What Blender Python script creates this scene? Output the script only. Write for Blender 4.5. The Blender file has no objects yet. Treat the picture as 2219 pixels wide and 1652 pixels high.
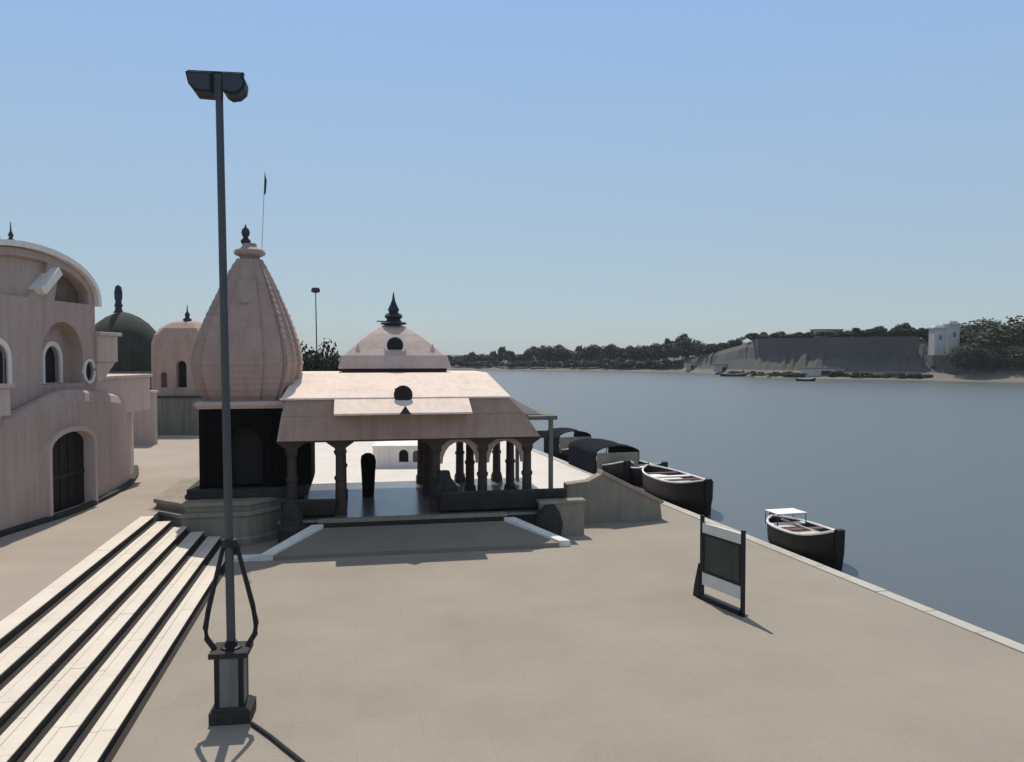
import bpy, bmesh, math, random
from mathutils import Vector, Matrix
R = math.radians
random.seed(7)
scene = bpy.context.scene
C = bpy.data.collections.new("place"); scene.collection.children.link(C)

# ------------------------------------------------------------------ materials
def mat(name, col, rough=.85, var=.18, scale=1.2, fine=9.0, bump=.25, streak=0.0, spec=.3, metal=0.0, tint=None):
    m = bpy.data.materials.new(name); m.use_nodes = True
    nt = m.node_tree; N = nt.nodes; L = nt.links
    b = N['Principled BSDF']
    tc = N.new('ShaderNodeTexCoord')
    def noise(sc, det=6, vec=None, ro=.6):
        n = N.new('ShaderNodeTexNoise'); n.inputs['Scale'].default_value = sc
        n.inputs['Detail'].default_value = det; n.inputs['Roughness'].default_value = ro
        L.new(vec if vec else tc.outputs['Object'], n.inputs['Vector']); return n
    n1 = noise(scale); n2 = noise(fine, 4)
    mx = N.new('ShaderNodeMath'); mx.operation = 'MULTIPLY_ADD'
    mx.inputs[1].default_value = .6; L.new(n1.outputs['Fac'], mx.inputs[0])
    m2 = N.new('ShaderNodeMath'); m2.operation = 'MULTIPLY'; m2.inputs[1].default_value = .4
    L.new(n2.outputs['Fac'], m2.inputs[0]); L.new(m2.outputs[0], mx.inputs[2])
    cr = N.new('ShaderNodeValToRGB')
    cr.color_ramp.elements[0].position = .3; cr.color_ramp.elements[1].position = .7
    d = [c*(1-var) for c in col]
    l = [min(.95, c*(1+var)) for c in (tint or col)]
    cr.color_ramp.elements[0].color = (*d, 1); cr.color_ramp.elements[1].color = (*l, 1)
    L.new(mx.outputs[0], cr.inputs['Fac'])
    out = cr.outputs['Color']
    if streak:
        mp = N.new('ShaderNodeMapping'); mp.inputs['Scale'].default_value = (2.2, 2.2, .18)
        L.new(tc.outputs['Object'], mp.inputs['Vector'])
        n3 = noise(1.6, 5, mp.outputs['Vector'])
        r3 = N.new('ShaderNodeValToRGB'); r3.color_ramp.elements[0].position = .42; r3.color_ramp.elements[1].position = .66
        r3.color_ramp.elements[0].color = (1, 1, 1, 1)
        k = 1-streak; r3.color_ramp.elements[1].color = (k, k*.98, k*.95, 1)
        L.new(n3.outputs['Fac'], r3.inputs['Fac'])
        mm = N.new('ShaderNodeMixRGB'); mm.blend_type = 'MULTIPLY'; mm.inputs['Fac'].default_value = 1
        L.new(out, mm.inputs['Color1']); L.new(r3.outputs['Color'], mm.inputs['Color2']); out = mm.outputs['Color']
    L.new(out, b.inputs['Base Color'])
    b.inputs['Roughness'].default_value = rough; b.inputs['Metallic'].default_value = metal
    b.inputs['Specular IOR Level'].default_value = spec
    if bump:
        bp = N.new('ShaderNodeBump'); bp.inputs['Strength'].default_value = bump; bp.inputs['Distance'].default_value = .02
        L.new(n2.outputs['Fac'], bp.inputs['Height']); L.new(bp.outputs['Normal'], b.inputs['Normal'])
    return m

M = {}
M['plaza'] = mat('plaza_concrete', (.295, .256, .21), .9, .15, .28, 14, .3)
M['terrace'] = mat('terrace_paving', (.35, .292, .242), .9, .12, .3, 12, .3)
M['court'] = mat('courtyard_paving', (.62, .57, .52), .9, .1, .4, 9, .2)
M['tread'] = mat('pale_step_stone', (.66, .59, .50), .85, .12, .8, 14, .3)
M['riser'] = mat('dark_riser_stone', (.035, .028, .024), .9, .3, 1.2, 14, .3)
M['coping'] = mat('quay_coping', (.44, .41, .36), .85, .15, .7, 12, .3)
M['quay'] = mat('quay_wall_stone', (.10, .09, .075), .9, .3, .8, 10, .4, streak=.4)
M['pink'] = mat('pink_limewash', (.455, .35, .305), .9, .12, .5, 8, .25, streak=.12)
M['pink2'] = mat('pale_pink_limewash', (.56, .44, .395), .9, .12, .6, 8, .25, streak=.1)
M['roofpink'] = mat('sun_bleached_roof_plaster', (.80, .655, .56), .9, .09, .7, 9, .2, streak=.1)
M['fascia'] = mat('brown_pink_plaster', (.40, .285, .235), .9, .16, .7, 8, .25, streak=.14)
M['spire'] = mat('spire_stone', (.40, .29, .25), .9, .12, .9, 7, .4, streak=.12)
M['white'] = mat('white_limewash', (.82, .78, .73), .85, .07, .9, 10, .15, streak=.12)
M['olive'] = mat('olive_brown_plaster', (.17, .14, .095), .9, .2, .8, 9, .2, streak=.2)
M['basalt'] = mat('dark_basalt', (.040, .038, .034), .8, .35, 1.1, 9, .5, streak=.2)
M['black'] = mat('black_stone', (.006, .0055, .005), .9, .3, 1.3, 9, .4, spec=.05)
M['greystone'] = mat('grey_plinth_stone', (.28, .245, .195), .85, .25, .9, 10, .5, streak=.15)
M['ramp'] = mat('ramp_cement', (.235, .205, .165), .85, .14, .5, 12, .3)
M['floor'] = mat('polished_floor_stone', (.17, .165, .155), .22, .15, .8, 10, .03, spec=.5)
M['column'] = mat('dark_red_column_stone', (.06, .042, .035), .7, .25, 1.5, 11, .3)
M['void'] = mat('dark_door_wood', (.015, .012, .013), .7, .3, 2, 14, .3)
M['dome'] = mat('weathered_dark_dome', (.045, .050, .042), .9, .35, .5, 6, .4, streak=.3)
M['slate'] = mat('bluish_finial_metal', (.035, .042, .058), .55, .2, 3, 20, .1, metal=.4)
M['galv'] = mat('galvanised_steel', (.085, .092, .10), .5, .12, 2, 25, .05, metal=.6)
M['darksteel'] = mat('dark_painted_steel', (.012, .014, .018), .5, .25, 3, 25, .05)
M['lens'] = mat('floodlight_glass', (.02, .022, .026), .15, .1, 3, 20, 0, spec=.6)
M['pedestal'] = mat('pedestal_cement', (.22, .21, .20), .9, .18, 1.5, 14, .3, streak=.25)
M['palewall'] = mat('pale_grey_plaster', (.52, .51, .49), .9, .15, .4, 4, .2, streak=.2)
M['signpanel'] = mat('sign_panel_dark_green', (.055, .062, .050), .5, .35, 2.2, 9, .05, streak=.3)
M['signwhite'] = mat('sign_white_band', (.66, .66, .60), .6, .12, 2, 14, .05)
M['tar'] = mat('tarred_hull', (.014, .012, .011), .55, .35, 1.6, 12, .3)
M['deck'] = mat('pale_boat_deck', (.62, .54, .48), .8, .15, 1.2, 10, .2)
M['boatwhite'] = mat('boat_white_paint', (.80, .79, .77), .6, .1, 1.6, 12, .1)
M['boatred'] = mat('boat_brown_boards', (.13, .065, .05), .7, .25, 2, 12, .2)
M['tarp'] = mat('dark_tarpaulin', (.012, .015, .021), .95, .3, 1.2, 8, .4, spec=.05)
M['greywall'] = mat('greenish_grey_wall', (.17, .17, .14), .9, .2, .5, 8, .3, streak=.3)
M['bark'] = mat('tree_bark', (.06, .045, .035), .9, .3, 2, 12, .4)
M['earth'] = mat('bank_earth', (.11, .10, .088), .95, .25, .03, .4, .3)
M['bluff'] = mat('bluff_masonry', (.10, .094, .088), .95, .25, .05, .5, .4)
M['sand'] = mat('bank_sand', (.17, .155, .13), .95, .15, .03, .5, .3)

def joints(m, w, h, amount, rot):
    nt = m.node_tree; N = nt.nodes; L = nt.links; b = N['Principled BSDF']
    src = b.inputs['Base Color'].links[0].from_socket
    tc = N.new('ShaderNodeTexCoord'); mp = N.new('ShaderNodeMapping'); mp.inputs['Rotation'].default_value = (0, 0, rot)
    L.new(tc.outputs['Object'], mp.inputs['Vector'])
    nz = N.new('ShaderNodeTexNoise'); nz.inputs['Scale'].default_value = 1.5; L.new(mp.outputs['Vector'], nz.inputs['Vector'])
    ad = N.new('ShaderNodeVectorMath'); ad.operation = 'MULTIPLY_ADD'; ad.inputs[1].default_value = (.03, .03, 0)
    L.new(nz.outputs['Color'], ad.inputs[0]); L.new(mp.outputs['Vector'], ad.inputs[2])
    br = N.new('ShaderNodeTexBrick'); br.inputs['Scale'].default_value = 1; br.inputs['Brick Width'].default_value = w; br.inputs['Row Height'].default_value = h
    br.inputs['Mortar Size'].default_value = .012; br.inputs['Mortar Smooth'].default_value = .6
    br.inputs['Color1'].default_value = (1, 1, 1, 1); br.inputs['Color2'].default_value = (.975, .975, .97, 1); br.inputs['Mortar'].default_value = (1-amount, 1-amount, 1-amount, 1)
    L.new(ad.outputs[0], br.inputs['Vector'])
    mx = N.new('ShaderNodeMixRGB'); mx.blend_type = 'MULTIPLY'; mx.inputs['Fac'].default_value = 1
    L.new(src, mx.inputs['Color1']); L.new(br.outputs['Color'], mx.inputs['Color2']); L.new(mx.outputs['Color'], b.inputs['Base Color'])
joints(M['plaza'], 2.4, 1.2, .09, R(-11)); joints(M['terrace'], 1.8, .9, .09, R(-11))

def leaf_mat(name, a, b):
    m = bpy.data.materials.new(name); m.use_nodes = True
    nt = m.node_tree; N = nt.nodes; L = nt.links; p = N['Principled BSDF']
    tc = N.new('ShaderNodeTexCoord'); n = N.new('ShaderNodeTexNoise')
    n.inputs['Scale'].default_value = .9; n.inputs['Detail'].default_value = 4
    L.new(tc.outputs['Object'], n.inputs['Vector'])
    oi = N.new('ShaderNodeObjectInfo'); ad = N.new('ShaderNodeMath'); ad.operation = 'MULTIPLY_ADD'
    ad.inputs[1].default_value = .3; L.new(oi.outputs['Random'], ad.inputs[0]); L.new(n.outputs['Fac'], ad.inputs[2])
    cr = N.new('ShaderNodeValToRGB'); cr.color_ramp.elements[0].position = .4; cr.color_ramp.elements[1].position = .95
    cr.color_ramp.elements[0].color = (*a, 1); cr.color_ramp.elements[1].color = (*b, 1)
    L.new(ad.outputs[0], cr.inputs['Fac']); L.new(cr.outputs['Color'], p.inputs['Base Color'])
    p.inputs['Roughness'].default_value = .7; p.inputs['Specular IOR Level'].default_value = .2
    return m
M['leaf'] = leaf_mat('dark_foliage', (.016, .022, .013), (.040, .050, .026))
M['leaf2'] = leaf_mat('olive_foliage', (.030, .038, .018), (.070, .078, .038))

def water_mat():
    m = bpy.data.materials.new('river_water'); m.use_nodes = True
    nt = m.node_tree; N = nt.nodes; L = nt.links; p = N['Principled BSDF']
    p.inputs['Base Color'].default_value = (.080, .088, .085, 1)
    p.inputs['Roughness'].default_value = .33; p.inputs['IOR'].default_value = 1.6
    tc = N.new('ShaderNodeTexCoord')
    mp = N.new('ShaderNodeMapping'); mp.inputs['Scale'].default_value = (1, .55, 1); mp.inputs['Rotation'].default_value = (0, 0, R(20))
    L.new(tc.outputs['Object'], mp.inputs['Vector'])
    n = N.new('ShaderNodeTexNoise'); n.inputs['Scale'].default_value = .9; n.inputs['Detail'].default_value = 6
    n2 = N.new('ShaderNodeTexNoise'); n2.inputs['Scale'].default_value = .035; n2.inputs['Detail'].default_value = 3
    L.new(mp.outputs['Vector'], n.inputs['Vector']); L.new(mp.outputs['Vector'], n2.inputs['Vector'])
    mu = N.new('ShaderNodeMath'); mu.operation = 'MULTIPLY'
    L.new(n.outputs['Fac'], mu.inputs[0]); L.new(n2.outputs['Fac'], mu.inputs[1])
    bp = N.new('ShaderNodeBump'); bp.inputs['Strength'].default_value = .6; bp.inputs['Distance'].default_value = .12
    L.new(mu.outputs[0], bp.inputs['Height']); L.new(bp.outputs['Normal'], p.inputs['Normal'])
    return m
M['water'] = water_mat()

# ------------------------------------------------------------------ mesh builder
class MB:
    def __init__(s): s.v = []; s.f = []; s.mi = []
    def add(s, vs, fs, mi=0):
        o = len(s.v); s.v += [tuple(p) for p in vs]
        s.f += [tuple(i+o for i in f) for f in fs]; s.mi += [mi]*len(fs); return s
    def box(s, x0, x1, y0, y1, z0, z1, mi=0):
        return s.frustum((x0, x1, y0, y1), z0, (x0, x1, y0, y1), z1, mi)
    def frustum(s, a, z0, b, z1, mi=0):
        v = [(a[0], a[2], z0), (a[1], a[2], z0), (a[1], a[3], z0), (a[0], a[3], z0),
             (b[0], b[2], z1), (b[1], b[2], z1), (b[1], b[3], z1), (b[0], b[3], z1)]
        return s.add(v, [(3, 2, 1, 0), (4, 5, 6, 7), (0, 1, 5, 4), (1, 2, 6, 5), (2, 3, 7, 6), (3, 0, 4, 7)], mi)
    def loft(s, rings, mi=0, caps=True, closed=True):
        n = len(rings[0]); v = [p for r in rings for p in r]; f = []
        for k in range(len(rings)-1):
            for i in range(n if closed else n-1):
                j = (i+1) % n; f.append((k*n+i, k*n+j, (k+1)*n+j, (k+1)*n+i))
        if caps and closed:
            f.append(tuple(range(n-1, -1, -1))); f.append(tuple((len(rings)-1)*n+i for i in range(n)))
        return s.add(v, f, mi)
    def prism(s, poly, z0, z1, mi=0):
        return s.loft([[(x, y, z0) for x, y in poly], [(x, y, z1) for x, y in poly]], mi)
    def prismx(s, poly, x0, x1, mi=0):   # outline in (y, z), extruded along x
        return s.loft([[(x0, y, z) for y, z in poly], [(x1, y, z) for y, z in poly]], mi)
    def prismy(s, poly, y0, y1, mi=0):   # outline in (x, z), extruded along y
        return s.loft([[(x, y1, z) for x, z in poly], [(x, y0, z) for x, z in poly]], mi)
    def lathe(s, prof, n=24, c=(0, 0, 0), mi=0, sx=1, sy=1):
        return s.loft([[(c[0]+sx*r*math.cos(2*math.pi*i/n), c[1]+sy*r*math.sin(2*math.pi*i/n), c[2]+z) for i in range(n)] for r, z in prof], mi)
    def tube(s, path, rad, n=10, mi=0):
        P = [Vector(p) for p in path]; rings = []
        for k, p in enumerate(P):
            t = (P[min(k+1, len(P)-1)]-P[max(k-1, 0)]).normalized()
            u = t.orthogonal().normalized() if abs(t.z) < .99 else Vector((1, 0, 0))
            if abs(t.z) < .99: u = t.cross(Vector((0, 0, 1))).normalized()
            w = t.cross(u).normalized(); r = rad[k] if isinstance(rad, (list, tuple)) else rad
            rings.append([tuple(p+u*r*math.cos(2*math.pi*i/n)+w*r*math.sin(2*math.pi*i/n)) for i in range(n)])
        return s.loft(rings, mi)
    def build(s, name, mats, parent=None, smooth=False, bevel=0, col=None):
        me = bpy.data.meshes.new(name); me.from_pydata(s.v, [], s.f)
        for m in (mats if isinstance(mats, (list, tuple)) else [mats]): me.materials.append(m)
        me.polygons.foreach_set('material_index', s.mi)
        b = bmesh.new(); b.from_mesh(me); bmesh.ops.recalc_face_normals(b, faces=b.faces); b.to_mesh(me); b.free()
        if smooth:
            me.polygons.foreach_set('use_smooth', [True]*len(me.polygons))
            try: me.set_sharp_from_angle(angle=R(40))
            except Exception: pass
        o = bpy.data.objects.new(name, me); C.objects.link(o)
        if parent: o.parent = parent
        if bevel:
            bv = o.modifiers.new('edge', 'BEVEL'); bv.width = bevel; bv.segments = 2; bv.limit_method = 'ANGLE'; bv.angle_limit = R(40)
        return o

def cut(o, cutters):
    for k, mb in enumerate(cutters):
        c = mb.build('cutter', M['void'])
        c.matrix_world = o.matrix_world.copy(); c.parent = o.parent; c.location = o.location; c.rotation_euler = o.rotation_euler
        m = o.modifiers.new('cut', 'BOOLEAN'); m.object = c; m.operation = 'DIFFERENCE'; m.solver = 'EXACT'
        bpy.context.view_layer.update()
        dg = bpy.context.evaluated_depsgraph_get()
        me = bpy.data.meshes.new_from_object(o.evaluated_get(dg))
        old = o.data; o.modifiers.clear(); o.data = me; bpy.data.meshes.remove(old)
        bpy.data.objects.remove(c, do_unlink=True)
    return o

def tag(o, label=None, cat=None, group=None, kind=None):
    if label: o['label'] = label
    if cat: o['category'] = cat
    if group: o['group'] = group
    if kind: o['kind'] = kind
    return o
def thing(name, label, cat, loc=(0, 0, 0), rz=0, group=None):
    o = bpy.data.objects.new(name, None); C.objects.link(o); o.empty_display_size = .3
    o.location = loc; o.rotation_euler = (0, 0, rz)
    return tag(o, label, cat, group)
def copy_tree(o, parent=None):
    c = o.copy(); C.objects.link(c)
    if parent: c.parent = parent
    for ch in [x for x in bpy.data.objects if x.parent == o]: copy_tree(ch, c)
    return c

# ------------------------------------------------------------------ layout: ghat frame
TH = R(11)
n_, d_ = (math.cos(TH), math.sin(TH)), (-math.sin(TH), math.cos(TH))
def G(a, s): return (a*n_[0]+s*d_[0], a*n_[1]+s*d_[1])
def edge(Y): return (17.25-.263*Y, Y)          # waterside edge of the plaza
W = .4615/804                                   # one photo column as a tangent (2219 columns wide)
def tx(x): return (x-1109)*W

# ------------------------------------------------------------------ setting
WZ = -.35
tag(MB().add([(-1100, -150, WZ), (1100, -150, WZ), (1100, 1250, WZ), (-1100, 1250, WZ)], [(0, 1, 2, 3)]).build('river', M['water']), kind='structure')

p = MB()
poly = [G(-4.35, -16), edge(-16), edge(41), G(-7.1, 38), G(-7.1, 29.5), G(-4.35, 29.5)]
p.prism(poly, -2.2, 0)
tag(p.build('plaza', M['plaza']), kind='structure')
p = MB(); p.prism([G(-7.1, 38.01), edge(41.01), edge(140), G(-7.1, 140)], -2.2, -.004)
tag(p.build('courtyard', M['court']), kind='structure')
p = MB(); p.prism([G(-7.2, -16), G(-7.2, 140), (-160, 140), (-160, -16)], -2.2, 1.2)
tag(p.build('terrace', M['terrace']), kind='structure')

# quay coping along the water
cb = MB(); cb.tube([(-4.92, 14.98, .04), (-4.72, 14.78, .04), (-4.40, 14.45, .04), (-4.02, 14.02, .04), (-3.60, 13.55, .04), (-3.1, 12.95, .04)], .04, 8)  # black tube added as the dark streak of the lamp post's shadow
tag(cb.build('shadow_streak', M['darksteel'], None, smooth=True), 'added thick black tube running from the lamp post base across the plaza in place of its shadow', 'shadow_streak')
q = thing('quay_wall', 'low stone quay wall with pale coping along the river edge of the plaza', 'wall')
e0, e1 = Vector(edge(-16)), Vector(edge(60)); du = (e1-e0).normalized(); nu = Vector((du.y, -du.x))
b = MB()
k = 0; s_ = 0; Ltot = (e1-e0).length
while s_ < Ltot:
    l = random.uniform(1.3, 1.9); s1 = min(s_+l, Ltot)
    a0 = e0+du*(s_+.012); a1 = e0+du*(s1-.012)
    j = random.uniform(-.006, .006)
    b.prism([tuple(a0-nu*.34), tuple(a0+nu*(.08+j)), tuple(a1+nu*(.08+j)), tuple(a1-nu*.34)], -.12, .035+j)
    s_ = s1
b.build('coping', M['coping'], q, bevel=.012)
MB().prism([tuple(e0+nu*.002), tuple(e0+nu*.03), tuple(e1+nu*.03), tuple(e1+nu*.002)], -2.2, -.121).build('wall_face', M['quay'], q)

# stone steps
st = thing('stone_steps', 'flight of six wide pale stone steps with dark risers down to the plaza', 'steps', (0, 0, 0), TH)
A0, RUN, RISE, S0, S1 = -7.2, .575, .2, -14, 30.6
ends = [30.75, 30.7, 30.65, 30.6, 30.6, 30.6]
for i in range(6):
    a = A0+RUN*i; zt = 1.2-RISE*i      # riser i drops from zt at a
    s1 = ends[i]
    rb = MB(); rb.box(a-.06, a+.018, S0, s1, zt-RISE+.012, zt-.022); rb.box(a-.06, a+.155, S0, s1, zt-RISE-.02, zt-RISE+.013); rb.build('riser', M['riser'], st)  # second box: riser's shadow laid as a dark strip on the tread below
    t = MB()
    xs0 = a-RUN+.02 if i else a-.42
    cuts = [(xs0, (xs0+a)/2-.003), ((xs0+a)/2+.003, a+.035)] if i else [(xs0, a+.035)]
    for c0, c1 in cuts:
        s_ = S0
        while s_ < s1-.01:
            l = random.uniform(1.6, 2.6); s2 = min(s_+l, s1)
            dz = random.uniform(-.004, .004)
            t.box(c0, c1, s_+.003, s2-.003, zt-.021, zt+.006+dz); s_ = s2
    t.build('tread', M['tread'], st, bevel=.008)
    if i < 5:
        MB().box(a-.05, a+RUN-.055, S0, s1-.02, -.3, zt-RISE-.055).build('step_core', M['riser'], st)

# ------------------------------------------------------------------ lamp post
LP = (-5.42, 15.35)
lp = thing('lamp_post', 'tall grey lamp post with two dark floodlights on a cement pedestal', 'lamp post', (LP[0], LP[1], 0), R(8))
b = MB(); b.box(-.36, .40, -.36, .36, 0, .24); b.frustum((-.34, .38, -.34, .34), .242, (-.29, .30, -.29, .29), .30)
b.build('base', M['basalt'], lp, bevel=.02)
b = MB(); b.box(-.26, .26, -.26, .26, .28, 1.26); b.build('pedestal', M['pedestal'], lp, bevel=.02)
b = MB(); b.box(-.36, .36, -.34, .34, 1.255, 1.36); b.build('cap', M['basalt'], lp, bevel=.015)
LEAN = -.11
for sx in (-1, 1):
    for sy in (-1, 1):
        b = MB()
        xo, xi = sorted((sx*.265, sx*.175)); yo, yi = sorted((sy*.268, sy*.262))
        b.box(xo, xi, yo, yi, .30, 1.254)
        xo, xi = sorted((sx*.268, sx*.262)); yo, yi = sorted((sy*.262, sy*.175))
        b.box(xo, xi, yo, yi, .30, 1.254)
        b.build('outline_strip', M['darksteel'], lp)  # dark strips added to draw the pedestal's black outlines and dark side
def pz(z): return (LEAN*(z-1.5)/11, 0, z)
MB().tube([pz(1.5), pz(4), pz(8), pz(12.15)], [.085, .08, .075, .07], 14).build('pole', M['galv'], lp, smooth=True)
MB().lathe([(.20, 0), (.20, .03), (.12, .05), (.12, .12), (.0, .12)], 16, (0, 0, 1.36)).build('flange', M['darksteel'], lp)
for k in range(3):
    an = R(11+90*k); c, s = math.cos(an), math.sin(an)
    path = [(c*.30, s*.30, 1.36), (c*.44, s*.44, 1.58), (c*.46, s*.46, 1.80), (c*.40, s*.40, 2.15), (c*.27, s*.27, 2.7), (c*.11, s*.11, 3.38)]
    MB().tube(path, [.055, .055, .055, .05, .045, .04], 8).build('strap', M['darksteel'], lp, smooth=True)
MB().tube([(0, 0, 3.32), (0, 0, 3.46)], .135, 14).build('collar', M['darksteel'], lp)
top = pz(12.2)
ZT = 12.27; K = .83
MB().box(top[0]-.56, top[0]+.46, -.045, .045, ZT, ZT+.06).build('crossarm', M['darksteel'], lp)
MB().box(top[0]-.08, top[0]+.06, -.08, .08, ZT-.42, ZT).build('bracket', M['galv'], lp)
def flood(cx, pts):
    pts = [(x*K, ZT-.003+(z-12.475)*.70) for x, z in pts]
    b = MB(); b.loft([[(cx+x*.92, .24, z-.03) for x, z in pts], [(cx+x, .08, z) for x, z in pts], [(cx+x, -.19, z) for x, z in pts]])
    f = b.build('floodlight', M['darksteel'], lp, bevel=.02)
    zm = ZT-.19
    MB().loft([[(cx+x*.84, -.191, zm+(z-zm)*.8) for x, z in pts], [(cx+x*.84, -.205, zm+(z-zm)*.8) for x, z in pts]]).build('lens', M['lens'], f)
    return f
flood(top[0]-.31, [(-.31, 12.475), (-.25, 12.16), (-.12, 11.96), (.26, 11.94), (.26, 12.475)])
flood(top[0]+.26, [(-.22, 12.475), (-.20, 12.0), (-.06, 11.90), (.14, 11.94), (.28, 12.08), (.31, 12.25), (.23, 12.475)])

# ------------------------------------------------------------------ spire temple
SP = G(-4.1, 34.1)
sp = thing('spire_temple', 'temple with tall tapering brown stone spire above a black stone hall', 'temple', (SP[0], SP[1], 0), TH)
def oct_ring(a0, a1, s0, s1, ch, z):
    return [(a0+ch, s0, z), (a1-ch, s0, z), (a1, s0+ch, z), (a1, s1-ch, z), (a1-ch, s1, z), (a0+ch, s1, z), (a0, s1-ch, z), (a0, s0+ch, z)]
def tier(mb, a0, a1, s0, s1, ch, zs):      # zs: list of (z, offset)
    mb.loft([oct_ring(a0-o, a1+o, s0-o, s1+o, ch, z) for z, o in zs])
b = MB(); tier(b, -3.5, 1.5, -3.35, 4.2, 1.35, [(-.02, .06), (.25, .06), (.28, -.02), (1.05, -.02), (1.08, .06), (1.22, .06)])
b.build('lower_plinth', M['greystone'], sp, bevel=.02)
b = MB(); tier(b, -3.35, 1.45, -3.1, 4.1, 1.3, [(1.21, 0), (1.40, 0), (1.43, .08), (1.58, .08)])
b.build('middle_plinth', M['greystone'], sp, bevel=.02)
b = MB(); tier(b, -2.2, 2.2, -2.35, 3.2, .25, [(1.57, .06), (1.72, .06), (1.74, 0), (1.92, 0)])
b.build('upper_plinth', M['basalt'], sp, bevel=.02)
# hall
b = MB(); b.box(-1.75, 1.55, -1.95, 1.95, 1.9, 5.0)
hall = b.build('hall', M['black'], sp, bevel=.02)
cut(hall, [MB().prismy([(-.75, 1.95), (.55, 1.95), (.55, 3.7), (.3, 4.05), (-.1, 4.2), (-.5, 4.05), (-.75, 3.7)], -2.6, -1.3)])
MB().box(-.74, .54, -1.32, -1.26, 1.93, 4.2).build('door', M['void'], sp)
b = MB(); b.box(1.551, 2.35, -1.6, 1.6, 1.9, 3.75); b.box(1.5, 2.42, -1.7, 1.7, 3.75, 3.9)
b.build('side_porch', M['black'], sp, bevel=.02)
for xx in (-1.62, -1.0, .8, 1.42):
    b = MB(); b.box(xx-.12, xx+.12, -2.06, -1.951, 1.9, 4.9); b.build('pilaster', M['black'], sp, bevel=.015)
b = MB(); b.loft([oct_ring(-1.82-o, 1.62+o, -2.05-o, 2.05+o, .12, z) for z, o in [(4.95, 0), (5.02, .06), (5.10, .12), (5.17, .12), (5.22, .03)]])
b.build('moulding', M['pink2'], sp)
# shikhara: ribbed square section with projecting central bands
prof = [(5.20, 1.66), (5.5, 1.82), (5.9, 1.97), (6.3, 2.06), (6.63, 2.10), (7.0, 2.07), (7.37, 1.99), (7.8, 1.86), (8.3, 1.69), (8.8, 1.49), (9.2, 1.32), (9.6, 1.14), (9.96, .98), (10.33, .79), (10.6, .64), (10.85, .50)]
def interp(pr, z):
    for (z0, r0), (z1, r1) in zip(pr, pr[1:]):
        if z0 <= z <= z1: return r0+(r1-r0)*(z-z0)/(z1-z0)
    return pr[-1][1]
rings = []
nz = 46
for i in range(nz+1):
    z = 5.2+(10.85-5.2)*i/nz; r = interp(prof, z)
    groove = .018 if i % 2 else (-.012 if i % 8 == 4 else 0)
    r -= groove
    h = [(-1, -.80), (-.80, -.86), (-.78, -.93), (-.42, -.93), (-.40, -1.0), (.40, -1.0), (.42, -.93), (.78, -.93), (.80, -.86)]
    ring = []
    for k in range(4):
        c, s = [(1, 0), (0, 1), (-1, 0), (0, -1)][k]
        for x, y in h:
            xx, yy = x*.90, y
            ring.append(((xx*c-yy*s)*r-.18+.10*(z-5.2)/5.6, (xx*s+yy*c)*r, z))
    rings.append(ring)
b = MB(); b.loft(rings); b.build('spire', M['spire'], sp)
# gavaksha niche on the front of the spire
b = MB(); b.lathe([(.0, 0), (.30, .0), (.32, .05), (.24, .09), (.0, .09)], 18)
b.v = [(x*.6-.12, -1.26-z*.7+y*.5, 9.2+y*.6) for x, y, z in b.v]
b.build('medallion', M['spire'], sp)
ac = (-.08, 0)
b = MB(); b.lathe([(.36, 10.84), (.40, 10.96), (.44, 10.98), (.58, 11.04), (.62, 11.12), (.58, 11.22), (.42, 11.30), (.30, 11.36), (.26, 11.5)], 28, (ac[0], 0, 0))
b.build('amalaka', M['spire'], sp, smooth=True)
b = MB(); b.lathe([(.10, 11.36), (.12, 11.45), (.19, 11.53), (.20, 11.62), (.12, 11.70), (.09, 11.75), (.14, 11.82), (.17, 11.95), (.13, 12.08), (.05, 12.15), (.01, 12.28)], 16, (ac[0]-.15, 0, 0))
b.build('finial', M['slate'], sp, smooth=True)
b = MB(); b.tube([(.36, .2, 11.0), (.52, .2, 14.45)], .010, 8); b.build('flagpole', M['galv'], sp)
b = MB(); b.loft([[(.475, .2, 13.5), (.52, .2, 14.42), (.585, .26, 14.1), (.55, .22, 13.6)], [(.475, .215, 13.5), (.52, .215, 14.42), (.585, .275, 14.1), (.55, .235, 13.6)]])
b.build('pennant', M['slate'], sp)

# ------------------------------------------------------------------ pavilion (mandapa)
MO = G(2.2, 31.0)
mp = thing('temple_pavilion', 'open columned temple pavilion with low stepped pinkish roof beside the spire', 'pavilion', (MO[0], MO[1], 0), TH)
b = MB(); b.box(-5.0, 5.95, -.55, 8.0, -.02, .80); b.build('plinth', M['basalt'], mp, bevel=.02)
b = MB(); b.box(-5.05, 6.0, -.62, 8.05, .80, .90); b.build('floor', M['floor'], mp, bevel=.015)
b = MB(); b.box(-3.6, 3.5, -.70, -.40, .78, .915); b.build('threshold', M['greystone'], mp, bevel=.015)
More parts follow.
